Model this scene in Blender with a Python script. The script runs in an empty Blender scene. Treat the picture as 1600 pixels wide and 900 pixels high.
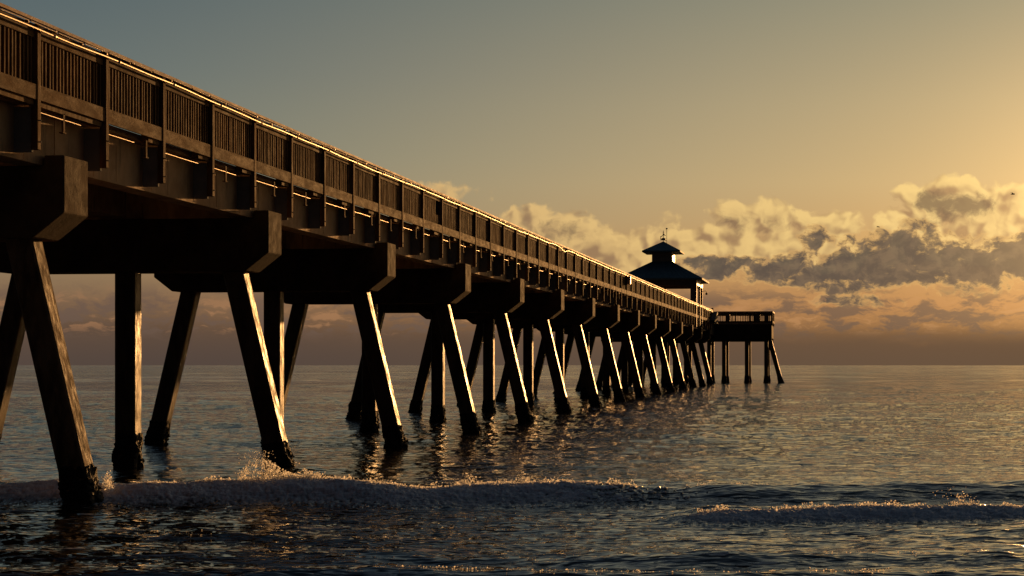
import bpy, bmesh, math, random
import numpy as np
from mathutils import Vector, Matrix
random.seed(7); RNG = np.random.default_rng(11)
scene = bpy.context.scene
COL = scene.collection

# ------------------------------------------------------------------ camera
# world: +Y runs along the pier out to sea, +X is to the right of the pier, z = 0 is the water at the beach
F = 3298.0                      # focal length in photo pixels (photo is 1600 wide)
A = math.atan(510 / F)          # camera looks this much left of the pier axis
SA, CA = math.sin(A), math.cos(A)
EYE = 2.27
cam = bpy.data.cameras.new('camera'); camo = bpy.data.objects.new('camera', cam); COL.objects.link(camo)
camo.location = (0, 0, EYE); camo.rotation_euler = (math.pi / 2, 0, A)
cam.sensor_width = 36; cam.lens = F / 1600 * 36
cam.shift_y = (569 - 450) / 1600
cam.clip_start = 0.2; cam.clip_end = 9000
scene.camera = camo

# ------------------------------------------------------------------ sun, exposure
SUN_AZ, SUN_EL = math.radians(7.7), math.radians(4.0)      # azimuth measured from +Y towards +X
sl = bpy.data.lights.new('sun', 'SUN'); so = bpy.data.objects.new('sun', sl); COL.objects.link(so)
sl.energy = 3.4; sl.angle = math.radians(0.6); sl.color = (1.0, 0.49, 0.16)
sd = Vector((math.sin(SUN_AZ) * math.cos(SUN_EL), math.cos(SUN_AZ) * math.cos(SUN_EL), math.sin(SUN_EL)))
so.rotation_euler = sd.to_track_quat('Z', 'Y').to_euler()
so.location = (60, 300, 40)
vs = scene.view_settings
vs.view_transform = 'Standard'; vs.look = 'None'; vs.exposure = 0; vs.gamma = 1; vs.use_curve_mapping = False

def lin(c):
    return tuple(((x / 255) / 12.92 if x <= 10 else ((x / 255 + .055) / 1.055) ** 2.4) for x in c) + (1,)

# ------------------------------------------------------------------ node helpers
class NT:
    def __init__(s, tree): s.t = tree
    def new(s, kind, **kw):
        n = s.t.nodes.new(kind)
        for k, v in kw.items(): setattr(n, k, v)
        return n
    def put(s, sock, v):
        if hasattr(v, 'is_output'): s.t.links.new(v, sock)
        elif v is not None: sock.default_value = v
    def m(s, op, a, b=None, c=None, clamp=False):
        n = s.new('ShaderNodeMath', operation=op, use_clamp=clamp)
        s.put(n.inputs[0], a)
        if b is not None: s.put(n.inputs[1], b)
        if c is not None: s.put(n.inputs[2], c)
        return n.outputs[0]
    def add(s, a, b): return s.m('ADD', a, b)
    def sub(s, a, b): return s.m('SUBTRACT', a, b)
    def mul(s, a, b): return s.m('MULTIPLY', a, b)
    def smooth(s, x, lo, hi, a=0.0, b=1.0):
        n = s.new('ShaderNodeMapRange', interpolation_type='SMOOTHSTEP')
        s.put(n.inputs[0], x); s.put(n.inputs[1], lo); s.put(n.inputs[2], hi); s.put(n.inputs[3], a); s.put(n.inputs[4], b)
        return n.outputs[0]
    def xyz(s, x, y, z=0.0):
        n = s.new('ShaderNodeCombineXYZ')
        for i, v in enumerate((x, y, z)): s.put(n.inputs[i], v)
        return n.outputs[0]
    def noise(s, vec, scale=1.0, detail=4.0, rough=.5, dist=0.0, lac=2.0):
        n = s.new('ShaderNodeTexNoise'); s.put(n.inputs['Vector'], vec)
        n.inputs['Scale'].default_value = scale; n.inputs['Detail'].default_value = detail
        n.inputs['Roughness'].default_value = rough; n.inputs['Distortion'].default_value = dist
        n.inputs['Lacunarity'].default_value = lac
        return n.outputs[0]
    def mix(s, f, a, b, mode='MIX'):
        n = s.new('ShaderNodeMix', data_type='RGBA', blend_type=mode)
        s.put(n.inputs[0], f); s.put(n.inputs[6], a); s.put(n.inputs[7], b)
        return n.outputs[2]
    def ramp(s, f, stops):
        n = s.new('ShaderNodeValToRGB'); s.put(n.inputs[0], f); e = n.color_ramp.elements
        while len(e) < len(stops): e.new(0.5)
        for i, (p, c) in enumerate(stops): e[i].position = p; e[i].color = c
        return n.outputs[0]

# ------------------------------------------------------------------ sky
world = bpy.data.worlds.new('World'); scene.world = world; world.use_nodes = True
world.cycles.sampling_method = 'MANUAL'; world.cycles.sample_map_resolution = 512
wt = world.node_tree; wt.nodes.clear(); N = NT(wt)
tc = N.new('ShaderNodeTexCoord'); sep = N.new('ShaderNodeSeparateXYZ'); wt.links.new(tc.outputs['Generated'], sep.inputs[0])
K = 32.98
th = N.m('ARCTAN2', sep.outputs[0], sep.outputs[1])
el = N.m('ARCSINE', sep.outputs[2])
U = N.m('MULTIPLY_ADD', N.add(th, A), K, 8.0)
V = N.mul(el, K)
def place(x, y):                                    # direction (in hundredths of a photo pixel of arc) of a photo point
    t = (x - 800) / F
    return 8 + K * math.atan(t), K * math.atan((569 - y) / (F * math.sqrt(1 + t * t)))
def vs_(stops): return [(min(1, math.sqrt(max(0, v) / 52)), lin(c)) for v, c in stops]
s_ = N.m('SQRT', N.m('MAXIMUM', N.m('DIVIDE', V, 52.0), 0.0))
left = N.ramp(s_, vs_([(0, (84, 70, 62)), (.6, (92, 74, 62)), (1.0, (124, 98, 76)), (1.5, (142, 119, 90)), (2.2, (138, 131, 108)), (3.2, (118, 125, 114)), (4.5, (98, 111, 111)), (5.7, (85, 101, 106)), (12, (62, 79, 93)), (25, (46, 61, 78)), (52, (38, 48, 62))]))
right = N.ramp(s_, vs_([(0, (112, 84, 60)), (.45, (114, 85, 62)), (.9, (182, 130, 84)), (1.8, (204, 158, 100)), (2.8, (208, 177, 124)), (4, (188, 168, 126)), (5.7, (150, 147, 122)), (12, (86, 95, 100)), (25, (50, 64, 78)), (52, (38, 48, 62))]))
fr = N.smooth(U, -1.0, 20.0)
base = N.mix(fr, left, right)
# nishita contribution
sky = N.new('ShaderNodeTexSky', sky_type='NISHITA'); sky.sun_disc = False
sky.sun_elevation = SUN_EL; sky.sun_rotation = SUN_AZ; sky.dust_density = 2.0
nsk = N.new('ShaderNodeMix', data_type='RGBA', blend_type='MULTIPLY'); nsk.inputs[0].default_value = 1
wt.links.new(sky.outputs[0], nsk.inputs[6]); nsk.inputs[7].default_value = (.05, .05, .05, 1)
base = N.mix(.05, base, nsk.outputs[2])
# ---- clouds
def n2d(x, y, off, scale, detail=4, rough=.58):
    n = N.new('ShaderNodeTexNoise'); n.noise_dimensions = '2D'; N.put(n.inputs['Vector'], N.xyz(N.add(x, off), N.add(y, off * 1.7)))
    n.inputs['Scale'].default_value = scale; n.inputs['Detail'].default_value = detail; n.inputs['Roughness'].default_value = rough
    return n
wn = N.new('ShaderNodeSeparateColor'); wt.links.new(n2d(U, V, 3.3, 1.5, 3).outputs['Color'], wn.inputs[0])
U2 = N.add(U, N.mul(N.sub(wn.outputs[0], .5), .4)); V2 = N.add(V, N.mul(N.sub(wn.outputs[1], .5), .28))
def blobs(lst, u, v):
    out = None
    for (x, y, rx, ry, amp) in lst:
        u0, v0 = place(x, y)
        a = N.m('MULTIPLY_ADD', u, 100 / rx, -u0 * 100 / rx); b = N.m('MULTIPLY_ADD', v, 100 / ry, -v0 * 100 / ry)
        e = N.m('MULTIPLY_ADD', N.m('MULTIPLY_ADD', a, a, N.mul(b, b)), -amp, amp)
        out = e if out is None else N.m('SMOOTH_MAX', out, e, 0.25)
    return out
gold = N.mix(fr, lin((194, 154, 106)), lin((255, 218, 138)))
grey = N.mix(fr, lin((132, 108, 86)), lin((172, 134, 92)))
dark = N.mix(fr, lin((112, 90, 76)), lin((100, 84, 70)))
Vs = N.mul(V2, 1.2)
vn = N.new('ShaderNodeTexVoronoi', feature='SMOOTH_F1'); vn.voronoi_dimensions = '2D'; vn.normalize = True
N.put(vn.inputs['Vector'], N.xyz(U2, Vs)); vn.inputs['Scale'].default_value = 3.4; vn.inputs['Detail'].default_value = 2; vn.inputs['Smoothness'].default_value = .6
p0 = n2d(U2, Vs, 0.0, 2.0, 6, .56).outputs[0]
q0 = n2d(U2, Vs, 0.0, 2.0, 2, .5).outputs[0]; q1 = n2d(N.add(U2, .12), N.add(Vs, .10), 0.0, 2.0, 2, .5).outputs[0]
finen = n2d(U2, Vs, 7.0, 4.2, 5, .6); fc = N.new('ShaderNodeSeparateColor'); wt.links.new(finen.outputs['Color'], fc.inputs[0])
fine = fc.outputs[0]
# bright cumulus behind
E1 = blobs([(855, 358, 92, 36, 1), (935, 394, 110, 42, 1), (1010, 402, 95, 44, 1), (705, 299, 24, 9, .1),
            (1050, 350, 22, 18, .45), (1180, 342, 66, 32, 1), (1120, 388, 130, 40, 1), (1290, 350, 60, 24, .7), (1260, 392, 120, 34, 1),
            (1420, 352, 56, 32, .9), (1500, 316, 92, 38, 1.2), (1560, 330, 95, 42, 1.1), (1540, 380, 160, 44, 1.1), (1700, 350, 150, 60, 1.1), (1950, 380, 200, 60, 1)], U2, V2)
D1 = N.add(N.m('MULTIPLY_ADD', p0, 2.6, -1.42), N.add(E1, N.m('MULTIPLY_ADD', vn.outputs['Distance'], -1.1, .5)))
a1 = N.smooth(D1, -.15, .5)
litn = N.m('MULTIPLY_ADD', N.sub(q0, q1), 3.4, .72)
lit = N.smooth(N.add(litn, N.m('MULTIPLY_ADD', fine, .5, -.25)), -.1, 1.1)
core = N.smooth(D1, .6, 1.7, 0.0, .3)
c1 = N.mix(N.mul(lit, N.sub(1.0, core)), grey, gold)
skyc = N.mix(N.mul(a1, .9), base, c1)
E1b = blobs([(1500, 322, 66, 26, 1), (1455, 312, 34, 20, 1), (1435, 352, 34, 14, .9), (1190, 346, 40, 10, .1), (870, 362, 50, 16, .35), (1150, 352, 20, 12, .3)], U2, V2)
D1b = N.add(E1b, N.m('MULTIPLY_ADD', fc.outputs[1], 2.2, -1.1))
skyc = N.mix(N.mul(N.smooth(D1b, -.1, 1.0), .8), skyc, dark)
# dark broken band in front
E2 = blobs([(1110, 418, 60, 20, .9), (1220, 420, 100, 24, 1), (1275, 372, 26, 20, .8), (1330, 425, 140, 34, 1.15), (1400, 396, 110, 38, 1.2), (1160, 412, 60, 16, .8), (1430, 352, 30, 12, .6), (1500, 412, 150, 42, 1.1),
            (1600, 400, 110, 36, 1), (1330, 470, 60, 9, .5), (1800, 410, 220, 40, 1), (2100, 420, 250, 40, 1)], U2, V2)
D2 = N.add(E2, N.m('MULTIPLY_ADD', n2d(U2, N.mul(V2, 1.6), 12.0, 2.6, 6, .62).outputs[0], 3.2, -1.55))
a2 = N.smooth(D2, -.15, .5); t2 = N.smooth(D2, -.05, .75)
rim = N.mix(fr, lin((190, 142, 96)), lin((238, 188, 110)))
darkb = N.mix(N.smooth(fine, .35, .7), lin((88, 78, 70)), lin((116, 98, 80)))
skyc = N.mix(N.mul(a2, .95), skyc, N.mix(t2, rim, darkb))
# thin layered clouds low down, all round the horizon
st = n2d(N.mul(U2, .8), N.mul(V2, 2.6), 21.0, 1.5, 7, .64).outputs[0]
env3 = N.mul(N.smooth(V, .25, .55), N.smooth(V, 1.35, .9))
skyc = N.mix(N.mul(N.mul(N.smooth(st, .44, .60), env3), .78), skyc, N.mix(fr, lin((106, 86, 74)), lin((112, 92, 76))))
a4 = N.mul(N.smooth(st, .44, .34), N.mul(N.smooth(V, .3, .6), N.smooth(V, 1.3, .8)))
skyc = N.mix(N.mul(a4, .55), skyc, N.mix(fr, lin((168, 122, 86)), lin((206, 151, 97))))
# haze bank on the horizon
vb = N.add(V, N.mul(N.sub(st, .5), .3))
bank = N.smooth(vb, .62, .28)
bankc = N.mix(N.smooth(U, 2, 18), lin((84, 70, 62)), lin((107, 84, 63)))
bankc = N.mix(N.smooth(V, 0, .45), bankc, N.mix(N.smooth(U, 2, 18), lin((92, 74, 62)), lin((113, 86, 62))))
skyc = N.mix(N.mul(bank, .95), skyc, bankc)
# glow of the low sun just outside the frame on the right, then an added fill glow
us, vsn = 8 + K * (SUN_AZ + A), K * SUN_EL
r2 = N.add(N.m('POWER', N.sub(U, us), 2.0), N.m('POWER', N.mul(N.sub(V, vsn), 1.1), 2.0))
g1 = N.m('EXPONENT', N.mul(r2, -1 / 7.0)); g2 = N.m('EXPONENT', N.mul(r2, -1 / .55))
glow = N.mix(1.0, N.mix(g1, (0, 0, 0, 1), (.24, .14, .05, 1)), N.mix(g2, (0, 0, 0, 1), (5.0, 3.0, 1.0, 1)), 'ADD')
fill_glow = N.m('EXPONENT', N.mul(N.add(N.m('POWER', N.sub(U, us + 9.0), 2.0), N.m('POWER', N.sub(V, 2.5), 2.0)), -1 / 30.0))  # added warm glow well right of the sun, brightens the pier's seaward-right faces
glow = N.mix(1.0, glow, N.mix(fill_glow, (0, 0, 0, 1), (1.9, .98, .30, 1)), 'ADD')
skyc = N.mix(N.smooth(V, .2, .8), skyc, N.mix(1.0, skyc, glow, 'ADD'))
# the western half of the sky, behind the camera, is still dim and blue
west = N.smooth(sep.outputs[1], .62, -.02)
skyc = N.mix(west, skyc, N.mix(1.0, N.mix(.8, skyc, lin((54, 64, 76))), (.15, .155, .18, 1), 'MULTIPLY'))
skyc = N.mix(N.smooth(V, 0, -.6), skyc, lin((40, 36, 34)))
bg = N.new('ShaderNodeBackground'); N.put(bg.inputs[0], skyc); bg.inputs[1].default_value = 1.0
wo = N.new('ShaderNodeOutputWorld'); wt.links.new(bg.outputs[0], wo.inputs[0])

# ------------------------------------------------------------------ materials
def material(name, c1, c2, rough=.6, scale=3.0, bump=.3, bscale=20.0, metal=0.0, stretch=(1, 1, 1), spec=.5, rough2=None, stain=None):
    m = bpy.data.materials.new(name); m.use_nodes = True
    t = m.node_tree; n = NT(t); b = t.nodes['Principled BSDF']
    tcn = n.new('ShaderNodeTexCoord'); mp = n.new('ShaderNodeMapping'); mp.inputs['Scale'].default_value = stretch
    t.links.new(tcn.outputs['Object'], mp.inputs[0]); v = mp.outputs[0]
    oi = n.new('ShaderNodeObjectInfo')
    va = n.new('ShaderNodeVectorMath', operation='ADD'); t.links.new(v, va.inputs[0]); t.links.new(n.mul(oi.outputs['Random'], 40.0), va.inputs[1]); v = va.outputs[0]
    f = n.noise(v, scale, 8, .62)
    col = n.mix(n.smooth(f, .34, .66), c1 + (1,), c2 + (1,))
    col = n.mix(1.0, col, n.mix(oi.outputs['Random'], (.78, .78, .78, 1), (1.15, 1.12, 1.1, 1)), 'MULTIPLY')
    if stain:
        ms = n.new('ShaderNodeMapping'); ms.inputs['Scale'].default_value = (1.5, 1.5, .25); t.links.new(tcn.outputs['Object'], ms.inputs[0])
        sm = n.smooth(n.noise(ms.outputs[0], 2.2, 7, .65), .56, .68)
        col = n.mix(n.mul(sm, .7), col, stain + (1,))
    n.put(b.inputs['Base Color'], col)
    n.put(b.inputs['Roughness'], n.smooth(n.noise(v, scale * 2.3, 5, .6), .3, .7, rough, rough2 or rough + .15))
    b.inputs['Metallic'].default_value = metal; b.inputs['Specular IOR Level'].default_value = spec
    bp = n.new('ShaderNodeBump'); bp.inputs['Strength'].default_value = bump; bp.inputs['Distance'].default_value = .02
    n.put(bp.inputs['Height'], n.noise(v, bscale, 8, .68)); t.links.new(bp.outputs[0], b.inputs['Normal'])
    return m
M = {}
M['pile'] = material('wet_pile_concrete', (.075, .053, .03), (.17, .12, .07), .34, 3.4, .6, 26, rough2=.7, spec=.12, stretch=(1, 1, .3), stain=(.07, .05, .035))
M['dull_pile'] = material('dry_pile_concrete', (.10, .07, .04), (.34, .23, .13), .55, 4.4, .8, 22, rough2=.9, spec=.07, stretch=(1, 1, .3))
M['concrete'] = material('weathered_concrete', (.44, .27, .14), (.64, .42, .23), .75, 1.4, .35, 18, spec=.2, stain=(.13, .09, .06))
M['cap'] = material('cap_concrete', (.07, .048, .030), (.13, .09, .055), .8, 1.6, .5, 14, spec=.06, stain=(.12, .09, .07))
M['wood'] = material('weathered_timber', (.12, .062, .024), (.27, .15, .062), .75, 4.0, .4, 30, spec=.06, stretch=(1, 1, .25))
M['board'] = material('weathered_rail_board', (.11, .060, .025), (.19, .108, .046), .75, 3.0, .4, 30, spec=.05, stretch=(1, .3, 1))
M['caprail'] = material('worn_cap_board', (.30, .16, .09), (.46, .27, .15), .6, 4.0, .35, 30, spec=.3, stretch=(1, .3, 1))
M['conduit'] = material('galvanised_conduit', (.36, .28, .19), (.46, .37, .26), .36, 8.0, .02, 30, metal=.9, rough2=.5)
M['steel'] = material('dark_steel', (.12, .1, .09), (.22, .18, .15), .4, 8.0, .2, 40, metal=.4)
M['barnacle'] = material('barnacle_crust', (.012, .010, .008), (.05, .042, .034), .6, 22.0, 1.0, 60, rough2=.9, spec=.2)
M['plate'] = material('grey_bracket_plate', (.20, .225, .25), (.26, .28, .30), .8, 3.0, .1, 20, spec=.12)
M['roof'] = material('dark_green_roof_metal', (.08, .15, .17), (.11, .19, .21), .65, 2.0, .1, 12)
M['paint'] = material('pavilion_timber_paint', (.16, .13, .10), (.22, .18, .14), .45, 3.0, .1, 20)
M['cream'] = material('cupola_wall_paint', (.2, .17, .13), (.26, .22, .17), .4, 3.0, .1, 20)
M['grey_box'] = material('grey_metal_box', (.35, .34, .32), (.45, .43, .4), .3, 3.0, .05, 20, metal=.3)
M['bird'] = material('dark_feathers', (.06, .05, .05), (.12, .11, .1), .7, 9.0, .1, 20)

# ------------------------------------------------------------------ object helpers
def tag(o, label=None, cat=None, group=None, kind=None):
    if label: o['label'] = label
    if cat: o['category'] = cat
    if group: o['group'] = group
    if kind: o['kind'] = kind
    return o
def empty(name, loc=(0, 0, 0)):
    o = bpy.data.objects.new(name, None); COL.objects.link(o); o.location = loc; o.empty_display_size = .5
    return o
class MB:
    def __init__(s): s.bm = bmesh.new()
    def box(s, x0, x1, y0, y1, z0, z1):
        vs = [s.bm.verts.new(p) for p in ((x0, y0, z0), (x1, y0, z0), (x1, y1, z0), (x0, y1, z0), (x0, y0, z1), (x1, y0, z1), (x1, y1, z1), (x0, y1, z1))]
        for f in ((0, 3, 2, 1), (4, 5, 6, 7), (0, 1, 5, 4), (1, 2, 6, 5), (2, 3, 7, 6), (3, 0, 4, 7)): s.bm.faces.new([vs[i] for i in f])
        return s
    def prism(s, pts, y0, y1):                       # polygon in XZ extruded along Y
        a = [s.bm.verts.new((x, y0, z)) for x, z in pts]; b = [s.bm.verts.new((x, y1, z)) for x, z in pts]
        s.bm.faces.new(a); s.bm.faces.new(list(reversed(b)))
        n = len(pts)
        for i in range(n): s.bm.faces.new((a[i], b[i], b[(i + 1) % n], a[(i + 1) % n]))
        return s
    def tube(s, p0, p1, r, n=8, r1=None):
        p0, p1 = Vector(p0), Vector(p1); d = p1 - p0; q = d.to_track_quat('Z', 'Y'); r1 = r if r1 is None else r1
        a = []; b = []
        for i in range(n):
            t = 2 * math.pi * i / n; o = Vector((math.cos(t), math.sin(t), 0))
            a.append(s.bm.verts.new(p0 + q @ (o * r))); b.append(s.bm.verts.new(p1 + q @ (o * r1)))
        s.bm.faces.new(a); s.bm.faces.new(list(reversed(b)))
        for i in range(n): s.bm.faces.new((a[i], a[(i + 1) % n], b[(i + 1) % n], b[i]))
        return s
    def path(s, pts, r, n=8):
        for i in range(len(pts) - 1): s.tube(pts[i], pts[i + 1], r, n)
        return s
    def pipe(s, pts, r, n=10):                       # one continuous tube running roughly along Y
        rows = [[s.bm.verts.new((p[0] + r * math.cos(2 * math.pi * i / n), p[1], p[2] + r * math.sin(2 * math.pi * i / n))) for i in range(n)] for p in pts]
        for a, b in zip(rows, rows[1:]):
            for i in range(n): s.bm.faces.new((a[i], a[(i + 1) % n], b[(i + 1) % n], b[i]))
        return s
    def ball(s, c, r, sub=1, sc=(1, 1, 1)):
        g = bmesh.ops.create_icosphere(s.bm, subdivisions=sub, radius=r)
        for v in g['verts']: v.co = Vector((v.co.x * sc[0], v.co.y * sc[1], v.co.z * sc[2])) + Vector(c)
        return s
    def build(s, name, mat, parent=None, bevel=0.0, smooth=False):
        bmesh.ops.recalc_face_normals(s.bm, faces=s.bm.faces)
        me = bpy.data.meshes.new(name); s.bm.to_mesh(me); s.bm.free(); me.materials.append(mat)
        if smooth:
            for p in me.polygons: p.use_smooth = True
        o = bpy.data.objects.new(name, me); COL.objects.link(o)
        if parent: o.parent = parent
        if bevel:
            m = o.modifiers.new('bevel', 'BEVEL'); m.width = bevel; m.segments = 2; m.limit_method = 'ANGLE'
        return o

# ------------------------------------------------------------------ sea surface
def tile(n, L, lmin, lmax, p, along=0.0, spread=1.0, seed=0):
    """periodic height tile, rms 1. spread<1 makes crests long in X."""
    r = np.random.default_rng(seed)
    k = np.fft.fftfreq(n, L / n); kx, ky = np.meshgrid(k, k, indexing='xy')
    kk = np.hypot(kx / spread, ky) + 1e-9
    kr = np.hypot(kx, ky) + 1e-9
    amp = kr ** (-p) * np.exp(-(kk * lmin) ** 2) * np.exp(-(1 / (kk * lmax)) ** 2)
    amp[0, 0] = 0
    h = np.real(np.fft.ifft2(np.fft.fft2(r.standard_normal((n, n))) * amp))
    return (h / h.std()).astype(np.float32)
def samp(t, L, x, y):
    n = t.shape[0]; fx = (x / L * n) % n; fy = (y / L * n) % n
    ix = fx.astype(int); iy = fy.astype(int); dx = fx - ix; dy = fy - iy; ix %= n; iy %= n; jx = (ix + 1) % n; jy = (iy + 1) % n
    return (t[iy, ix] * (1 - dx) + t[iy, jx] * dx) * (1 - dy) + (t[jy, ix] * (1 - dx) + t[jy, jx] * dx) * dy
T_big = tile(512, 190., 4., 30., 1.2, spread=.18, seed=1)
T_mid = tile(512, 41., .9, 6., 1.3, spread=.3, seed=2)
T_small = tile(512, 9.3, .12, 1.2, 1.1, spread=.35, seed=3)
T_iso = tile(512, 7.7, .06, .8, .9, spread=1., seed=4)
T_m2 = tile(512, 83., 1.6, 9., 1.1, spread=.22, seed=8)
T_low = tile(256, 60., 3., 20., 1.3, seed=5)
sm = lambda x, a, b: np.clip((x - a) / (b - a), 0, 1) ** 2 * (3 - 2 * np.clip((x - a) / (b - a), 0, 1))
def mean_level(Z): return .36 * sm(Z, 40, 230)
def sea_height(u, Z):
    """u = photo column (tangent * F + 800) at photo-depth Z metres. returns height and foam."""
    X = (u - 800) / F * Z
    low = samp(T_low, 60., X, Z * 0); lowb = samp(T_low, 60., X * 1.7 + 13, Z * 0 + 21)
    h = mean_level(Z)
    far = sm(Z, 38, 60)
    h = h + .034 * far * samp(T_big, 190., X, Z) * (1 + 2.2 * sm(Z, 120, 600))
    h = h + (.026 * far * (1 - sm(Z, 260, 700)) + .018 * (1 - far)) * samp(T_mid, 41., X + 5, Z)
    h = h + (.012 * sm(Z, 46, 75) * (1 - sm(Z, 110, 220)) + .006 * (1 - sm(Z, 46, 75)) + .001 * (1 - far)) * samp(T_small, 9.3, X, Z)
    h = h + .030 * far * (1 - sm(Z, 500, 1500)) * (.35 + .65 * sm(Z, 70, 200)) * samp(T_m2, 83., X, Z)
    foam = np.zeros_like(h)
    # main breaker
    zc = 35.6 + .35 * low + .12 * lowb
    A1 = (.30 + .035 * lowb) * (.72 + .28 * sm(u, -200, 500))
    dz = Z - zc
    front = np.exp(-np.abs(dz / 1.05) ** 2.4); back = np.exp(-(dz / 3.2) ** 2)
    prof = np.where(dz < 0, front, back)
    rough = samp(T_iso, 7.7, X, Z * .8) ; rough2 = samp(T_iso, 3.1, X + 2, Z * .8 + .7)
    brk = sm(1050 - u + 60 * rough + 45 * lowb, -10, 130)            # broken where the photo shows white water
    h = h + A1 * prof * (1 + .05 * samp(T_low, 17., X, Z * .3))
    m1 = brk * sm(dz, -2.3, -1.5) * (1 - sm(dz + .10 * rough, .02, .45))
    h = h + m1 * (.008 * rough + .002 * rough2)
    streak = samp(T_iso, 6., X * 1.3 + .3 * Z, Z * .5)
    foam = np.maximum(foam, m1 * np.clip(.36 + +.08 * streak + .05 * rough + .55 * sm(dz, -1.9, -.3), 0, 1))
    # unbroken face gets wrinkles
    h = h + (1 - brk) * prof * .012 * samp(T_mid, 11., X, Z * 1.4)
    # second bore, right half only
    zc2 = 31.1 + .22 * low - .1 * lowb
    on2 = sm(u, 1000, 1130)
    d2 = Z - zc2
    p2 = np.where(d2 < 0, np.exp(-np.abs(d2 / .75) ** 2.4), np.exp(-(d2 / 1.6) ** 2))
    m2 = on2 * sm(d2, -1.6, -1.0) * (1 - sm(d2 + .1 * rough, .0, .35))
    h = h + on2 * (.19 + .02 * lowb) * p2 + m2 * (.010 * rough + .006 * rough2)
    foam = np.maximum(foam, m2 * np.clip(.44 + .06 * rough + .5 * sm(d2, -1.3, -.2), 0, 1))
    # ripples behind left end
    # low rollers in the foreground
    for (z0, uL, uR, amp, wf, wb) in ((24.2, 860, 1700, .11, .55, 1.1), (27.2, -300, 700, .07, .5, 1.4), (24.6, -300, 760, .08, .5, 1.2), (22.2, -400, 2200, .10, .4, .9), (29.3, -300, 500, .05, .5, 1.2)):
        w = sm(u, uL - 150, uL + 120) * (1 - sm(u, uR - 120, uR + 200))
        d = Z - (z0 + .22 * low + .12 * lowb * np.sign(z0 - 25))
        h = h + w * amp * np.where(d < 0, np.exp(-(d / wf) ** 2), np.exp(-(d / wb) ** 2))
    near = 1 - sm(Z, 33, 36)
    h = h + near * (.012 * samp(T_mid, 19., X * .7, Z * 1.1) + .003 * samp(T_small, 6., X, Z))
    # thin foam lace left in the trough
    lace = samp(T_iso, 7., X * .22, Z * 1.2) + .8 * samp(T_small, 8., X * .6, Z)
    foam = np.maximum(foam, near * .52 * sm(lace, .9, 2.2))
    return h, foam
uu = np.concatenate([np.linspace(-1500, -60, 90)[:-1], np.linspace(-60, 1660, 1250), np.linspace(1660, 3100, 90)[1:]])
zz = [14.0]
while zz[-1] < 3130:
    z = zz[-1]
    zz.append(z + (.10 if z < 20 else .055 if z < 40 else max(.07, z * z * (.00009 if z < 260 else .00006 * (z / 260) ** -.6)) if z < 900 else z * .022))
zz = np.array(zz); nr, nc = len(zz), len(uu)
Ug, Zg = np.meshgrid(uu, zz)
Hg, Fg = sea_height(Ug, Zg)
Xc = (Ug - 800) / F * Zg
PX = Xc * CA - Zg * SA; PY = Xc * SA + Zg * CA
co = np.stack([PX, PY, Hg], -1).reshape(-1, 3).astype(np.float32)
idx = np.arange(nr * nc).reshape(nr, nc)
quads = np.stack([idx[:-1, :-1], idx[:-1, 1:], idx[1:, 1:], idx[1:, :-1]], -1).reshape(-1, 4)
me = bpy.data.meshes.new('sea')
me.vertices.add(len(co)); me.vertices.foreach_set('co', co.ravel())
me.loops.add(quads.size); me.loops.foreach_set('vertex_index', quads.ravel().astype(np.int32))
me.polygons.add(len(quads)); me.polygons.foreach_set('loop_start', (np.arange(len(quads)) * 4).astype(np.int32))
me.polygons.foreach_set('use_smooth', np.ones(len(quads), dtype=bool))
me.update(calc_edges=True)
at = me.attributes.new('foam', 'FLOAT', 'POINT'); at.data.foreach_set('value', Fg.ravel().astype(np.float32))
sea = bpy.data.objects.new('sea', me); COL.objects.link(sea)
tag(sea, 'dark rippled sea with low waves rolling in under the pier', 'sea', kind='structure')
mw = bpy.data.materials.new('sea_water'); mw.use_nodes = True; t = mw.node_tree; n = NT(t); b = t.nodes['Principled BSDF']
geo = n.new('ShaderNodeNewGeometry')
fa = n.new('ShaderNodeAttribute', attribute_name='foam')
mp = n.new('ShaderNodeMapping'); mp.inputs['Rotation'].default_value = (0, 0, -A); t.links.new(geo.outputs['Position'], mp.inputs[0])
mp2 = n.new('ShaderNodeMapping'); mp2.inputs['Scale'].default_value = (.36, 1.0, 1); t.links.new(mp.outputs[0], mp2.inputs[0])
b1 = n.noise(mp2.outputs[0], 2.9, 3, .6); b2 = n.noise(mp2.outputs[0], .8, 4, .6); b3 = n.noise(mp.outputs[0], 30., 6, .7)
ln = n.new('ShaderNodeVectorMath', operation='LENGTH'); t.links.new(geo.outputs['Position'], ln.inputs[0])
mp3 = n.new('ShaderNodeMapping'); mp3.inputs['Scale'].default_value = (.012, .10, 1); t.links.new(mp.outputs[0], mp3.inputs[0])
wind = n.smooth(n.noise(mp3.outputs[0], .6, 7, .62), .40, .58)          # calm slicks and wind-ruffled bands
wind = n.m('MULTIPLY_ADD', wind, n.smooth(ln.outputs['Value'], 45, 250, .35, .8), n.smooth(ln.outputs['Value'], 45, 250, .8, .25))
hh = n.mul(n.mul(n.add(n.mul(b1, .20), n.mul(b2, .22)), n.smooth(ln.outputs['Value'], 36, 80, .42, .95)), wind)
hh = n.add(hh, n.mul(n.mul(n.noise(mp.outputs[0], 5., 6, .6), fa.outputs['Fac']), .08))
bp = n.new('ShaderNodeBump'); bp.inputs['Strength'].default_value = 1.0; bp.inputs['Distance'].default_value = 1.0
n.put(bp.inputs['Height'], hh); t.links.new(bp.outputs[0], b.inputs['Normal'])
ff = n.smooth(n.add(fa.outputs['Fac'], n.mul(n.sub(n.noise(mp.outputs[0], 2.5, 8, .62), .5), .8)), .15, .9)
n.put(b.inputs['Base Color'], n.mix(ff, (.016, .014, .011, 1), (.80, .80, .83, 1)))
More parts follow.
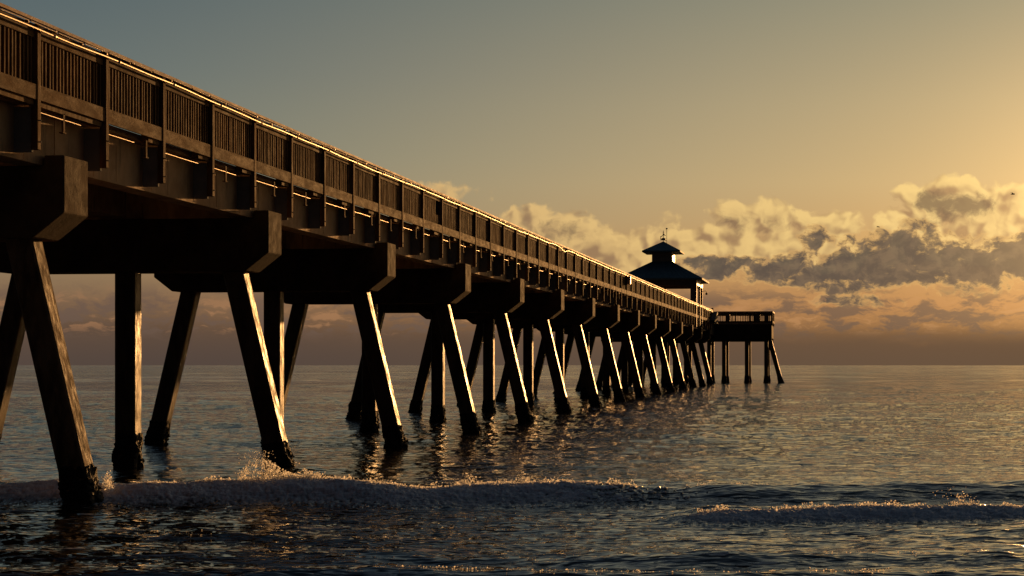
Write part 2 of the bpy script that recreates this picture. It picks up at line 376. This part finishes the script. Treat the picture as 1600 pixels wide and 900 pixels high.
n.put(b.inputs['Roughness'], n.smooth(ff, 0, 1, n.smooth(ln.outputs['Value'], 30, 400, .045, .09), .75))
b.inputs['IOR'].default_value = 1.33
me.materials.append(mw)

# ------------------------------------------------------------------ pier
L_CAP, L_RAIL, L_GIR = 12.18, 12.15, 12.55       # lateral distance of the near faces
SPAN, BAY = 12.192, 3.048
BENT0 = 32.11                                     # near face of the first cap in view
MID = 15.5
E = EYE
pier = empty('fishing_pier', (-MID, BENT0, 0))
tag(pier, 'long concrete and timber fishing pier on raking piles running out to sea', 'pier')
bpy.context.view_layer.update()
def P(o, par=None):                               # parent keeping world placement (meshes are written in world coordinates)
    o.parent = par or pier
    root = Vector((-MID, BENT0, 0))
    if par is None: o.matrix_parent_inverse = Matrix.Translation(-root)
    return o
Y_END = 207.6
Y_START = 12.0
NB = 15
# caps
def cap_mesh(y0):
    zb, zs, zt, zear = E + 2.02, E + 2.42, E + 3.168, E + 3.33
    xr, xl = -L_CAP, -(2 * MID - L_CAP)
    pts = [(xr - .52, zb), (xr, zs), (xr, zear), (xr - .34, zear), (xr - .34, zt), (xl + .34, zt), (xl + .34, zear), (xl, zear), (xl, zs), (xl + .52, zb)]
    return MB().prism(pts, y0, y0 + 1.1)
def waterz(x, y):
    Z = y * CA - x * SA; return float(mean_level(np.array(Z)))
def pile_obj(xt, xb, yc, zt, zb, w=.47, par=None, mat='pile'):
    """square pile whose centre runs from (xt,zt) down to (xb,zb)"""
    mb = MB(); h = w / 2; ch = .035; prof = [(-h + ch, -h), (h - ch, -h), (h, -h + ch), (h, h - ch), (h - ch, h), (-h + ch, h), (-h, h - ch), (-h, -h + ch)]
    rows = []
    K_ = 14
    for i in range(K_ + 1):
        t_ = i / K_; x = xt + (xb - xt) * t_; z = zt + (zb - zt) * t_
        rows.append([mb.bm.verts.new((x + px, yc + py, z)) for px, py in prof])
    for i in range(K_):
        for j in range(8): mb.bm.faces.new((rows[i][j], rows[i][(j + 1) % 8], rows[i + 1][(j + 1) % 8], rows[i + 1][j]))
    mb.bm.faces.new(rows[0]); mb.bm.faces.new(rows[-1])
    o = P(mb.build('pile', M[mat]), par)
    # barnacle crust round the tide zone
    cb = MB(); zt_, wl = zt, waterz(xb, yc)
    top, bot = wl + .62 + random.uniform(-.08, .12), wl - .25
    nr_, nc_ = 26, 36; R = []
    ph = [random.uniform(0, 6.28) for _ in range(6)]
    for i in range(nr_ + 1):
        z = bot + (top - bot) * i / nr_; t_ = (z - zt) / (zb - zt); x = xt + (xb - xt) * t_; row = []
        for j in range(nc_):
            a = 2 * math.pi * j / nc_; c, s = math.cos(a), math.sin(a); k = 1 / max(abs(c), abs(s)); k = min(k, 1.32)
            f = i / nr_
            lump = .032 + .022 * math.sin(5 * a + ph[0] + 7 * f) + .02 * math.sin(3 * a + ph[1] - 11 * f) + random.uniform(-.018, .03) + (.06 * random.random() if random.random() < .06 else 0)
            lump *= .35 + .85 * min(1, (1 - f) * 1.7)
            if i == nr_: lump = -.02
            row.append(cb.bm.verts.new((x + c * (k * h + lump), yc + s * (k * h + lump), z + (random.uniform(-.03, .09) if i >= nr_ - 2 else random.uniform(-.012, .012)))))
        R.append(row)
    for i in range(nr_):
        for j in range(nc_): cb.bm.faces.new((R[i][j], R[i][(j + 1) % nc_], R[i + 1][(j + 1) % nc_], R[i + 1][j]))
    cb.bm.faces.new(R[-1])
    c = cb.build('barnacle_crust', M['barnacle']); c.parent = o
    return o
def batter(xt, side, yc, zt, slope=.24, zb=-.8, par=None, mat='pile'):
    return pile_obj(xt, xt + side * slope * (zt - zb), yc, zt, zb, par=par, mat=mat)
for k in range(-1, NB):
    y0 = BENT0 + SPAN * k
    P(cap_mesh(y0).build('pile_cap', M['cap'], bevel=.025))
    yc = y0 + .55; zt = E + 2.03
    pm = 'dull_pile' if k < 1 else 'pile'
    batter(-13.08, 1, yc, zt, mat=pm); batter(-(2 * MID - 13.08), -1, yc, zt, mat=pm)
    pile_obj(-MID - .03, -MID - .03, yc, zt, -.8, mat='pile')
# girders, one per span, two under the deck edges and one in the middle
for k in range(-2, NB):
    y0 = BENT0 + .55 + SPAN * k + .015; y1 = y0 + SPAN - .03
    y1 = min(y1, Y_END); 
    for (xa, xb) in ((-L_GIR, -L_GIR - .42), (-MID + .3, -MID - .3), (-(2 * MID - L_GIR) + .42, -(2 * MID - L_GIR))):
        mb = MB(); mb.box(xb, xa, y0, y1, E + 3.17, E + 3.99)
        if xa == -L_GIR:                           # formwork ribs and a small chamfer line on the outer face
            for j in range(1, 8):
                yy = y0 + (y1 - y0) * j / 8 + random.uniform(-.3, .3)
                mb.box(xa - .001, xa + .006, yy, yy + .03, E + 3.2, E + 3.9)
        P(mb.build('girder', M['concrete'], bevel=.02))
# deck slab in lengths
for k in range(-2, NB):
    y0 = BENT0 + .55 + SPAN * k + .004; y1 = min(y0 + SPAN - .008, Y_END)
    P(MB().box(-(2 * MID - 12.38), -12.38, y0, y1, E + 4.0, E + 4.117).build('deck', M['concrete'], bevel=.01))
# angle strip along the outer girder top and drip hooks
ysg = [Y_START + (Y_END - Y_START) * i / 60 for i in range(61)]

POST0 = 31.06
KS = range(-5, 59)
dip = {34: -.03, 35: -.02}
def wav(y): return .012 * math.sin(y * .21) + .010 * math.sin(y * .53 + 1) + .006 * math.sin(y * 1.7)
boxr = random.Random(5)
for k in KS:
    ye = POST0 + BAY * k; y0 = ye - .14
    if ye > Y_END: break
    j = boxr.uniform(-.006, .006)
    # post
    P(MB().box(-L_RAIL - .11, -L_RAIL + j, y0, ye, E + 3.30, E + 5.235 + wav(ye)).build('rail_post', M['wood'], bevel=.008))
    # bracket plate behind the post, below the deck
    mb = MB().box(-L_GIR - .002, -L_RAIL - .112, y0 + .035, ye - .035, E + 3.25 + boxr.uniform(-.015, .015), E + 3.96)
    for zz_ in (3.42, 3.75): mb.tube((-L_RAIL + .03, ye - .07, E + zz_), (-L_RAIL - .05, ye - .07, E + zz_), .012, 6)
    P(mb.build('bracket', M['plate']))
    if k < 26 and ye + BAY < Y_END:                 # thin strip hung under the deck edge, broken at every bracket
        ln_ = (.85 if k < 8 else .55) * BAY * boxr.uniform(.55, 1); zo = boxr.uniform(-.01, .01)
        P(MB().pipe([(-L_RAIL - .07, ye + .03 + ln_ * q / 4, E + 3.885 + zo + boxr.uniform(-.003, .003)) for q in range(5)], .010, 8).build('edge_pipe', M['conduit'], smooth=True))
    # hanger strap on the girder face
    for q in range(1):
        yh = ye + boxr.uniform(.25, 2.3)
        if yh < Y_END - 1:
            P(MB().box(-L_RAIL - .09, -L_RAIL - .06, yh, yh + .07, E + 3.70, E + 3.995).box(-L_RAIL - .12, -L_RAIL - .05, yh - .04, yh + .11, E + 3.68, E + 3.698).build('pipe_strap', M['wood'])) if boxr.random() < .8 else None
    if ye + BAY > Y_END + .5: continue
    ya, yb = ye + .004, ye + BAY - .14 - .004
    # bottom board
    P(MB().box(-L_RAIL - .055, -L_RAIL - .012, ya, yb, E + 4.06 + boxr.uniform(-.008, .008), E + 4.30 + boxr.uniform(-.008, .008)).build('bottom_board', M['board'], bevel=.006))
    # packing block closing the slot under the board near the post
    fy = ya + (.02 if k > 0 else 0); P(MB().box(-L_RAIL - .20, -L_RAIL - .06, (yb - .55 - boxr.uniform(0, .5)) if k > 0 else ya, yb, E + 3.98, E + 4.12).build('packing_block', M['wood'])) if k < 30 else None
    # header board under the cap
    P(MB().box(-L_RAIL - .10, -L_RAIL - .045, ya, yb, E + 5.02 + wav(ye), E + 5.235 + wav(ye)).build('header_board', M['board'], bevel=.006))
    # pickets of this bay
    mb = MB(); npk = 19
    for i in range(npk):
        yp = ya + (yb - ya) * (i + .5) / npk + boxr.uniform(-.012, .012)
        top_ = E + 4.60 if (k == 10 and i >= 14) else E + 5.16
        xo = boxr.uniform(-.006, .006)
        mb.box(-L_RAIL - .165 + xo, -L_RAIL - .068 + xo, yp - .027, yp + .027, E + 4.10, top_)
    P(mb.build('picket_panel', M['wood'], bevel=.004))
    if k == 10: P(MB().box(-L_RAIL - .21, -L_RAIL - .175, yb - 1.3, yb + .45, E + 4.12, E + 5.24).build('infill_board', M['barnacle']))
    # sloping cap board
    w0, w1 = wav(ye), wav(ye + BAY)
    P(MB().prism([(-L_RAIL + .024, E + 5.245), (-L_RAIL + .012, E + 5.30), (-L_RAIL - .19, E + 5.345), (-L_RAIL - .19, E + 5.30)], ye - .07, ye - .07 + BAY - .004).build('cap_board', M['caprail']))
# conduit with couplings and one sagging place; light tube above it
pts = []; y = Y_START
while y < Y_END:
    sag = -.13 * math.exp(-((y - 93.5) / .9) ** 2) + .05 * math.exp(-((y - 90.5) / 1.6) ** 2)
    pts.append((-L_RAIL + .03 + .03 * math.exp(-((y - 93.5) / 1.5) ** 2), y, E + 5.135 + wav(y) + sag)); y += .75
mb = MB().pipe(pts, .019, 10)
for i in range(2, len(pts), 4): a_ = Vector(pts[i]); b_ = Vector(pts[i + 1]); mb.tube(a_, a_ + (b_ - a_) * .14, .026, 8)
P(mb.build('conduit', M['conduit'], smooth=True))
mb = MB(); y = Y_START
while y < Y_END - 1.2:
    mb.tube((-L_RAIL + .03, y, E + 5.215 + wav(y)), (-L_RAIL + .03, y + 1.08, E + 5.215 + wav(y + 1.08)), .011, 6)
    mb.box(-L_RAIL - .04, -L_RAIL + .02, y + 1.095, y + 1.125, E + 5.195 + wav(y), E + 5.235 + wav(y)); y += 1.16
P(mb.build('light_tube', M['conduit']))
# railing on the far side
xf = -(2 * MID - 12.15)
for k in range(-1, NB):
    y0 = BENT0 + .55 + SPAN * k; y1 = min(y0 + SPAN - .01, Y_END)
    mb = MB().box(xf - .05, xf, y0, y1, E + 4.12, E + 4.30).box(xf - .06, xf + .12, y0, y1, E + 5.25, E + 5.30)
    yy = y0 + .1
    while yy < y1 - .05: mb.box(xf + .01, xf + .08, yy, yy + .05, E + 4.14, E + 5.24); yy += .22
    P(mb.build('far_railing', M['wood']))

# ---- pier head across the end
HX0, HX1, HY0, HY1 = -24.0, -6.62, 214.2, 220.4
# Z of the head front is about 215
head = empty('pier_head', (0, 0, 0)); P(head)
def H(mb, name, mat, bevel=0): o = mb.build(name, mat, bevel=bevel); o.parent = head; return o
H(MB().box(HX0, HX1, HY0, HY1, E + 4.02, E + 4.18), 'deck', M['concrete'])
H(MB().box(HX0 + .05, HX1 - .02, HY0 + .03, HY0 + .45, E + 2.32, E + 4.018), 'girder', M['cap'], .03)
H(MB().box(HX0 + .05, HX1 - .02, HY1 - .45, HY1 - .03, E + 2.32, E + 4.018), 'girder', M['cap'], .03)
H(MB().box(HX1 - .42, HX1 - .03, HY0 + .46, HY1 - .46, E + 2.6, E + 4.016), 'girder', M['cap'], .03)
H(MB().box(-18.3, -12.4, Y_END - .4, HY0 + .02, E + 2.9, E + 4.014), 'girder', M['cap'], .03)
H(MB().box(-18.3, -12.2, Y_END + .005, HY0 - .005, E + 4.02, E + 4.15), 'deck', M['concrete'])
for x in (-21.0, -17.6, -15.3, -12.95, -11.45, -9.15, -7.2):
    for yv in (HY0 + .3, HY1 - .4):
        o = pile_obj(x, x, yv, E + 2.32, -.6, w=.40, par=pier); o.parent = head; o.matrix_parent_inverse = Matrix.Identity(4)
for yv in (HY1 - .7,):
    o = batter(-6.95, 1, yv - 2, E + 2.4, .27, -.6); o.parent = head; o.matrix_parent_inverse = Matrix.Identity(4)
# head railing: posts, rails, pickets
for (x0_, x1_, yy_) in ((-12.2, HX1, HY0 + .05), (HX0, -18.4, HY0 + .05), (HX0, HX1, HY1 - .15)):
    H(MB().box(x0_, x1_, yy_ - .06, yy_ + .12, E + 5.2, E + 5.34), 'top_rail', M['caprail'], .01)
    H(MB().box(x0_, x1_, yy_, yy_ + .05, E + 4.19, E + 4.36), 'bottom_board', M['board'], .01)
    H(MB().box(x0_, x1_, yy_ + .002, yy_ + .04, E + 5.0, E + 5.197), 'header_board', M['board'], .01)
    x = x0_
    while x < x1_ - .1:
        H(MB().box(x, x + .13, yy_ - .02, yy_ + .10, E + 3.9, E + 5.198), 'rail_post', M['wood'])
        mb = MB(); xp = x + .22
        while xp < min(x + 2.0, x1_) - .05: mb.box(xp, xp + .05, yy_ + .01, yy_ + .05, E + 4.30, E + 5.1); xp += .17
        H(mb, 'picket_panel', M['wood']); x += 1.86
H(MB().box(HX1 - .02, HX1 + .09, HY0 - .02, HY1, E + 4.15, E + 4.38), 'bottom_board', M['board'], .01)
H(MB().box(HX1 - .08, HX1 + .10, HY0 - .05, HY1, E + 5.2, E + 5.345), 'top_rail', M['caprail'], .01)
for i in range(4):
    yq = HY0 + i * 2.0; H(MB().box(HX1 - .06, HX1 + .06, yq, yq + .12, E + 3.9, E + 5.197), 'rail_post', M['wood'])
mb = MB(); yq = HY0 + .25
while yq < HY1: mb.box(HX1 - .02, HX1 + .02, yq, yq + .05, E + 4.3, E + 5.2); yq += .2
H(mb, 'picket_panel', M['wood'])
# wide box seats against the head railing (dark blocks between the pickets)
for (xa, xb) in ((-11.25, -10.85), (-8.35, -7.8), (-7.4, -7.05)):
    H(MB().box(xa, xb, HY0 + .14, HY0 + .5, E + 4.19, E + 5.12), 'rail_locker', M['paint'], .01)
# raking corner between pier and head
mb = MB()
a = [mb.bm.verts.new(p) for p in ((-12.16, Y_END - 5.5, E + 3.95), (-12.16, Y_END - .4, E + 3.95), (-12.16, Y_END - .4, E + 5.15), (-12.16, Y_END - 5.5, E + 4.2))]
b_ = [mb.bm.verts.new(Vector(v.co) + Vector((.5, 0, 0))) for v in a]
mb.bm.faces.new(a); mb.bm.faces.new(list(reversed(b_)))
for i in range(4): mb.bm.faces.new((a[i], b_[i], b_[(i + 1) % 4], a[(i + 1) % 4]))
H(mb, 'corner_brace', M['barnacle'])
H(MB().box(-12.3, -12.1, Y_END - .3, Y_END - .1, E + 3.9, E + 5.5), 'rail_post', M['wood'], .01)

# ------------------------------------------------------------------ pavilion on the pier
GY0, GY1 = 182.9, 191.4; PMID = 15.35
gm = (GY0 + GY1) / 2
pav = empty('pavilion', (0, 0, 0))
tag(pav, 'open pavilion with dark hipped roof and cupola near the end of the pier', 'pavilion')
def G(mb, name, mat, bevel=0, par=None): o = mb.build(name, mat, bevel=bevel); o.parent = par or pav; return o
XR, XL = -12.14, -18.5
G(MB().box(XR - .52, XR + .02, GY0, GY0 + .3, E + 3.2, E + 7.0), 'column', M['paint'], .02)
G(MB().box(XL, XL + .5, GY0, GY0 + .3, E + 4.11, E + 7.0), 'column', M['paint'], .02)
for (x, y) in ((XR - .13, gm), (XR - .19, GY1 - .2)): G(MB().box(x, x + .19, y, y + .2, E + 3.4, E + 7.0), 'column', M['paint'], .02)
for (x, y) in ((XL, gm), (XL, GY1 - .2), (-15.6, GY1 - .2)): G(MB().box(x, x + .2, y, y + .2, E + 4.11, E + 7.0), 'column', M['paint'], .02)
G(MB().box(XL, XR, GY0 - .05, GY0 + .25, E + 6.82, E + 7.45), 'beam', M['paint'], .02)
G(MB().box(XL, XR, GY1 - .25, GY1 + .05, E + 6.82, E + 7.45), 'beam', M['paint'], .02)
G(MB().box(XR - .25, XR + .03, GY0 + .26, GY1 - .26, E + 6.82, E + 7.45), 'beam', M['cream'], .02)
G(MB().box(XL - .03, XL + .25, GY0 + .26, GY1 - .26, E + 6.82, E + 7.45), 'beam', M['paint'], .02)
def hip(mb, x0, x1, y0, y1, z0, xi0, xi1, yi0, yi1, z1, thick=.14):
    lo = [mb.bm.verts.new(p) for p in ((x0, y0, z0), (x1, y0, z0), (x1, y1, z0), (x0, y1, z0))]
    ed = [mb.bm.verts.new(p) for p in ((x0, y0, z0 + thick), (x1, y0, z0 + thick), (x1, y1, z0 + thick), (x0, y1, z0 + thick))]
    hi = [mb.bm.verts.new(p) for p in ((xi0, yi0, z1), (xi1, yi0, z1), (xi1, yi1, z1), (xi0, yi1, z1))]
    mb.bm.faces.new(lo); mb.bm.faces.new(hi)
    for i in range(4):
        j = (i + 1) % 4; mb.bm.faces.new((lo[i], lo[j], ed[j], ed[i])); mb.bm.faces.new((ed[i], ed[j], hi[j], hi[i]))
    return mb
mb = hip(MB(), XL - .55, XR + .55, GY0 - .75, GY1 + .75, E + 7.30, -PMID - .9, -PMID + .9, gm - 1.65, gm + 1.65, E + 9.02)
for i in range(1, 16):                             # standing seams on the front slope
    f = i / 16; xa = XL - .55 + f * (XR - XL + 1.1); xb = -PMID - .9 + f * 1.8
    mb.tube((xa, GY0 - .73, E + 7.455), (xb, gm - 1.66, E + 9.03), .018, 4)
roof = G(mb, 'roof', M['roof'])
cup = G(MB().box(-PMID - .88, -PMID + .88, gm - 1.6, gm + 1.6, E + 8.6, E + 9.9), 'cupola_wall', M['cream'], .02)
mb = MB()
for i in range(6): mb.box(-PMID + .885, -PMID + .92, gm - 1.5 + i * .5, gm - 1.1 + i * .5, E + 9.05, E + 9.7)
o = mb.build('louvre', M['cream']); o.parent = cup
cr = G(hip(MB(), -PMID - 1.68, -PMID + 1.68, gm - 2.5, gm + 2.5, E + 9.84, -PMID - .04, -PMID + .04, gm - .05, gm + .05, E + 10.88, .12), 'cupola_roof', M['roof'])
# weather vane and rod
wv = G(MB().tube((-PMID, gm, E + 10.8), (-PMID, gm, E + 11.85), .025, 6), 'weathervane', M['steel'])
def W(mb, name): o = mb.build(name, M['steel']); o.parent = wv; return o
W(MB().ball((-PMID, gm, E + 11.10), .2, 2, (1, 1, .55)).tube((-PMID - .28, gm, E + 11.03), (-PMID + .26, gm, E + 11.0), .03, 5), 'globe')
W(MB().path([(-PMID - .22, gm, E + 11.08), (-PMID - .24, gm, E + 11.32), (-PMID - .06, gm, E + 11.40), (-PMID + .06, gm, E + 11.48), (-PMID + .2, gm, E + 11.40)], .035, 6).ball((-PMID + .02, gm, E + 11.50), .08, 1, (1.2, 1, 1)).ball((-PMID, gm, E + 11.64), .055, 1, (1, 1, 1.5)), 'arrow_figure')
rod = G(MB().tube((-PMID + .3, gm, E + 10.6), (-PMID + .3, gm, E + 12.0), .02, 6).ball((-PMID + .3, gm, E + 12.02), .09, 2, (1, 1, .8)), 'lightning_rod', M['steel'])
lampo = G(MB().tube((XR, GY1 - .1, E + 6.6), (XR + .35, GY1 - .1, E + 6.62), .025, 6).tube((XR + .35, GY1 - .1, E + 6.62), (XR + .35, GY1 - .1, E + 6.45), .02, 6), 'lamp_bracket', M['steel'])
o = MB().ball((XR + .35, GY1 - .1, E + 6.36), .11, 2).build('lamp_globe', M['steel']); o.parent = lampo
G(MB().box(XR - .95, XR - .53, GY0 - .02, GY0 + .2, E + 6.70, E + 6.9), 'knee_brace', M['paint'])
G(MB().box(XL + .5, XL + .95, GY0 - .02, GY0 + .2, E + 6.70, E + 6.9), 'knee_brace', M['paint'])

# ------------------------------------------------------------------ boxes fixed to the railing
def rail_box(name, yb, zt_, h_, w_, d_, mat, label, cat):
    root = empty(name, (-L_RAIL, yb, E + zt_ - h_)); tag(root, label, cat)
    o = MB().box(.01, w_, 0, d_, 0, h_).build('housing', mat, root, bevel=.01)
    o2 = MB().box(w_ - .02, w_ + .012, .03, d_ - .03, .03, h_ - .03).build('door', mat, root, bevel=.005)
    return root
rail_box('meter_box', 122.2, 5.12, .48, .20, .34, M['grey_box'], 'pale metal box on the outside of the railing in front of the pavilion roof', 'box')

# ------------------------------------------------------------------ gulls
def gull(name, px, py, Z, s, lab, flap):
    Xc_ = (px - 800) / F * Z; z = E + (569 - py) * Z / F
    root = empty(name, (Xc_ * CA - Z * SA, Xc_ * SA + Z * CA, z)); root.rotation_euler = (0, 0, A + .3)
    mb = MB(); pr = [(-.30, .02), (-.18, .05), (0, .075), (.15, .06), (.24, .04), (.30, .045), (.36, .02)]
    ring = []
    for x, r in pr:
        ring.append([mb.bm.verts.new((x * s, math.cos(q * math.pi / 4) * r * s, math.sin(q * math.pi / 4) * r * s)) for q in range(8)])
    for i in range(len(ring) - 1):
        for q in range(8): mb.bm.faces.new((ring[i][q], ring[i][(q + 1) % 8], ring[i + 1][(q + 1) % 8], ring[i + 1][q]))
    mb.bm.faces.new(ring[0]); mb.bm.faces.new(ring[-1])
    mb.tube((.36 * s, 0, 0), (.43 * s, 0, -.012 * s), .014 * s, 5, .004 * s)
    for sd_ in (-1, 1):
        prev = None
        for (xo, yo, zo, ch) in ((.02, .05, .02, .2), (.06, .3, .14 * flap, .17), (.0, .55, .10 * flap, .11), (-.08, .75, .02 * flap, .03)):
            cur = [mb.bm.verts.new(((xo + ch / 2) * s, sd_ * yo * s, (zo + .012) * s)), mb.bm.verts.new(((xo - ch / 2) * s, sd_ * yo * s, zo * s)), mb.bm.verts.new((xo * s, sd_ * yo * s, (zo - .012) * s))]
            if prev:
                for q in range(3): mb.bm.faces.new((prev[q], prev[(q + 1) % 3], cur[(q + 1) % 3], cur[q]))
            else: mb.bm.faces.new(cur)
            prev = cur
        mb.bm.faces.new(prev)
    o = mb.build('body', M['bird'], root); tag(root, lab, 'bird', 'gulls in the sky')
    root.rotation_euler = (.25, 0, A + .2)
gull('gull', 1582, 303.5, 300, 1.0, 'tiny gull gliding in front of the brightest cloud at the far right', 1.3)
gull('gull', 1372, 354.5, 420, 1.1, 'tiny distant gull with level wings in clear sky above the dark cloud bank', .4)

# ------------------------------------------------------------------ spray and foam beads along the breaking crests
def spray(name, label, seedn, jobs):
    r = np.random.default_rng(seedn); bm = bmesh.new()
    base_v = np.array([[0, 0, .25], [1, 0, 0], [.4, .85, .1], [-.6, .8, -.1], [-1, -.1, 0], [-.4, -.9, .1], [.6, -.8, -.1]]); base_f = np.array([[0, i, i % 6 + 1] for i in range(1, 7)])
    C = []; S = []
    for (n_, uf, Zf, hf, s0, s1) in jobs:
        u = uf(r, n_); Z = Zf(r, n_, u); h, _ = sea_height(u, Z); z = h + hf(r, n_, u)
        X_ = (u - 800) / F * Z; C.append(np.stack([X_ * CA - Z * SA, X_ * SA + Z * CA, z], -1)); S.append(r.uniform(s0, s1, n_) * 1.4)
    C = np.concatenate(C); S = np.concatenate(S); n_ = len(C)
    sc = S[:, None, None] * r.uniform(.6, 1.4, (n_, 1, 3))
    q = r.standard_normal((n_, 4)); q /= np.linalg.norm(q, axis=1)[:, None]; w, x, y, z_ = q.T      # random orientation of every fleck
    R = np.stack([1 - 2 * (y * y + z_ * z_), 2 * (x * y - z_ * w), 2 * (x * z_ + y * w), 2 * (x * y + z_ * w), 1 - 2 * (x * x + z_ * z_), 2 * (y * z_ - x * w), 2 * (x * z_ - y * w), 2 * (y * z_ + x * w), 1 - 2 * (x * x + y * y)], -1).reshape(-1, 3, 3)
    V_ = (np.einsum('nij,nkj->nki', R, base_v[None] * sc * r.uniform(.7, 1.3, (n_, len(base_v), 1))) + C[:, None, :]).reshape(-1, 3).astype(np.float32)
    F_ = (base_f[None] + (np.arange(n_) * len(base_v))[:, None, None]).reshape(-1, 3).astype(np.int32)
    me = bpy.data.meshes.new(name); me.vertices.add(len(V_)); me.vertices.foreach_set('co', V_.ravel())
    me.loops.add(F_.size); me.loops.foreach_set('vertex_index', F_.ravel()); me.polygons.add(len(F_)); me.polygons.foreach_set('loop_start', (np.arange(len(F_)) * 3).astype(np.int32))
    me.update(calc_edges=True); me.materials.append(M['spray'])
    o = bpy.data.objects.new(name, me); COL.objects.link(o); tag(o, label, 'sea spray', kind='stuff'); return o
ms = bpy.data.materials.new('sea_spray'); ms.use_nodes = True; t = ms.node_tree; n = NT(t)
b = t.nodes['Principled BSDF']; b.inputs['Base Color'].default_value = (.75, .72, .68, 1); b.inputs['Roughness'].default_value = .25
tr = n.new('ShaderNodeBsdfTranslucent'); tr.inputs[0].default_value = (.95, .93, .88, 1)
mx = n.new('ShaderNodeMixShader'); mx.inputs[0].default_value = .8
t.links.new(b.outputs[0], mx.inputs[1]); t.links.new(tr.outputs[0], mx.inputs[2]); t.links.new(mx.outputs[0], t.nodes['Material Output'].inputs[0])
M['spray'] = ms
def crest1(u): X = (u - 800) / F * 35.6; return 35.6 + .35 * samp(T_low, 60., X, X * 0) + .12 * samp(T_low, 60., X * 1.7 + 13, X * 0 + 21)
def crest2(u): X = (u - 800) / F * 31.1; return 31.1 + .22 * samp(T_low, 60., X, X * 0) - .1 * samp(T_low, 60., X * 1.7 + 13, X * 0 + 21)
def clumpy(lo, hi, k, w):
    def f(r, n_):
        c = r.uniform(lo, hi, k); return np.clip(c[r.integers(0, k, n_)] + r.normal(0, w, n_), lo, hi)
    return f
U1 = clumpy(150, 1000, 60, 9); U1s = lambda r, n_: r.uniform(150, 1000, n_)
def tall(sig, p=2.2):                                # a few high beads, many low ones
    return lambda r, n_, u: sig * (r.random(n_) ** p) * (.35 + 1.3 * np.abs(np.sin(u * .071) * np.sin(u * .023 + 1)))
spray('breaker_spray', 'gold backlit spray and foam beads on the main breaking crest under the pier', 3, [
    (2300, clumpy(330, 1000, 42, 6), lambda r, n_, u: crest1(u) + r.normal(.08, .12, n_), tall(.07, 3), .003, .014),
    (500, clumpy(190, 330, 7, 8), lambda r, n_, u: crest1(u) + r.normal(.08, .12, n_), tall(.04), .003, .012),
    (900, lambda r, n_: r.uniform(330, 1000, n_), lambda r, n_, u: crest1(u) + r.normal(.05, .15, n_), tall(.025), .003, .010),
    (500, lambda r, n_: np.where(r.random(n_) < .5, r.normal(735, 12, n_), r.normal(790, 18, n_)), lambda r, n_, u: crest1(u) + r.normal(.1, .15, n_), tall(.14), .003, .009),
    (160, clumpy(1090, 1200, 6, 6), lambda r, n_, u: crest1(u) + r.normal(.05, .1, n_), tall(.05), .003, .007)])
spray('pile_splash', 'burst of golden spray thrown up where the wave hits the second raking pile', 4, [
    (2400, clumpy(372, 470, 12, 6), lambda r, n_, u: crest1(u) + r.normal(.2, .25, n_), lambda r, n_, u: (r.random(n_) ** 1.6) * .36 * np.exp(-((u - 408) / 38) ** 2), .003, .013),
    (260, lambda r, n_: r.normal(402, 12, n_), lambda r, n_, u: crest1(u) + r.normal(.2, .2, n_), lambda r, n_, u: r.uniform(.1, .5, n_) , .003, .008),
    (600, lambda r, n_: r.normal(487, 8, n_), lambda r, n_, u: crest1(u) + r.normal(.15, .15, n_), tall(.22), .003, .012),
    (420, lambda r, n_: r.normal(168, 4, n_), lambda r, n_, u: 34.9 + r.normal(0, .15, n_), lambda r, n_, u: np.abs(r.normal(.03, .09, n_)), .003, .012)])
spray('bore_spray', 'sparkling beads along the small second breaker at the right', 5, [
    (1700, clumpy(1090, 1700, 48, 7), lambda r, n_, u: crest2(u) + r.normal(.05, .08, n_), tall(.05), .003, .011),
    (200, lambda r, n_: r.normal(1500, 8, n_), lambda r, n_, u: crest2(u) + r.normal(.1, .1, n_), lambda r, n_, u: (r.random(n_) ** 1.6) * .16, .003, .009),
    (30, lambda r, n_: r.normal(1480, 14, n_), lambda r, n_, u: crest2(u) + r.normal(.1, .1, n_), lambda r, n_, u: r.uniform(.1, .3, n_), .003, .006)])
spray('foreground_spray', 'bright gold droplets sparkling along the nearest ripples at the bottom edge', 6, [
    (520, clumpy(620, 1480, 60, 9), lambda r, n_, u: 22.2 + r.normal(0, .16, n_), tall(.018), .0015, .007),
    (90, clumpy(1270, 1460, 14, 6), lambda r, n_, u: 24.3 + r.normal(0, .1, n_), tall(.012), .0015, .007),
    (60, lambda r, n_: r.uniform(230, 330, n_), lambda r, n_, u: 27.3 + r.normal(0, .1, n_), tall(.012), .0015, .006)])
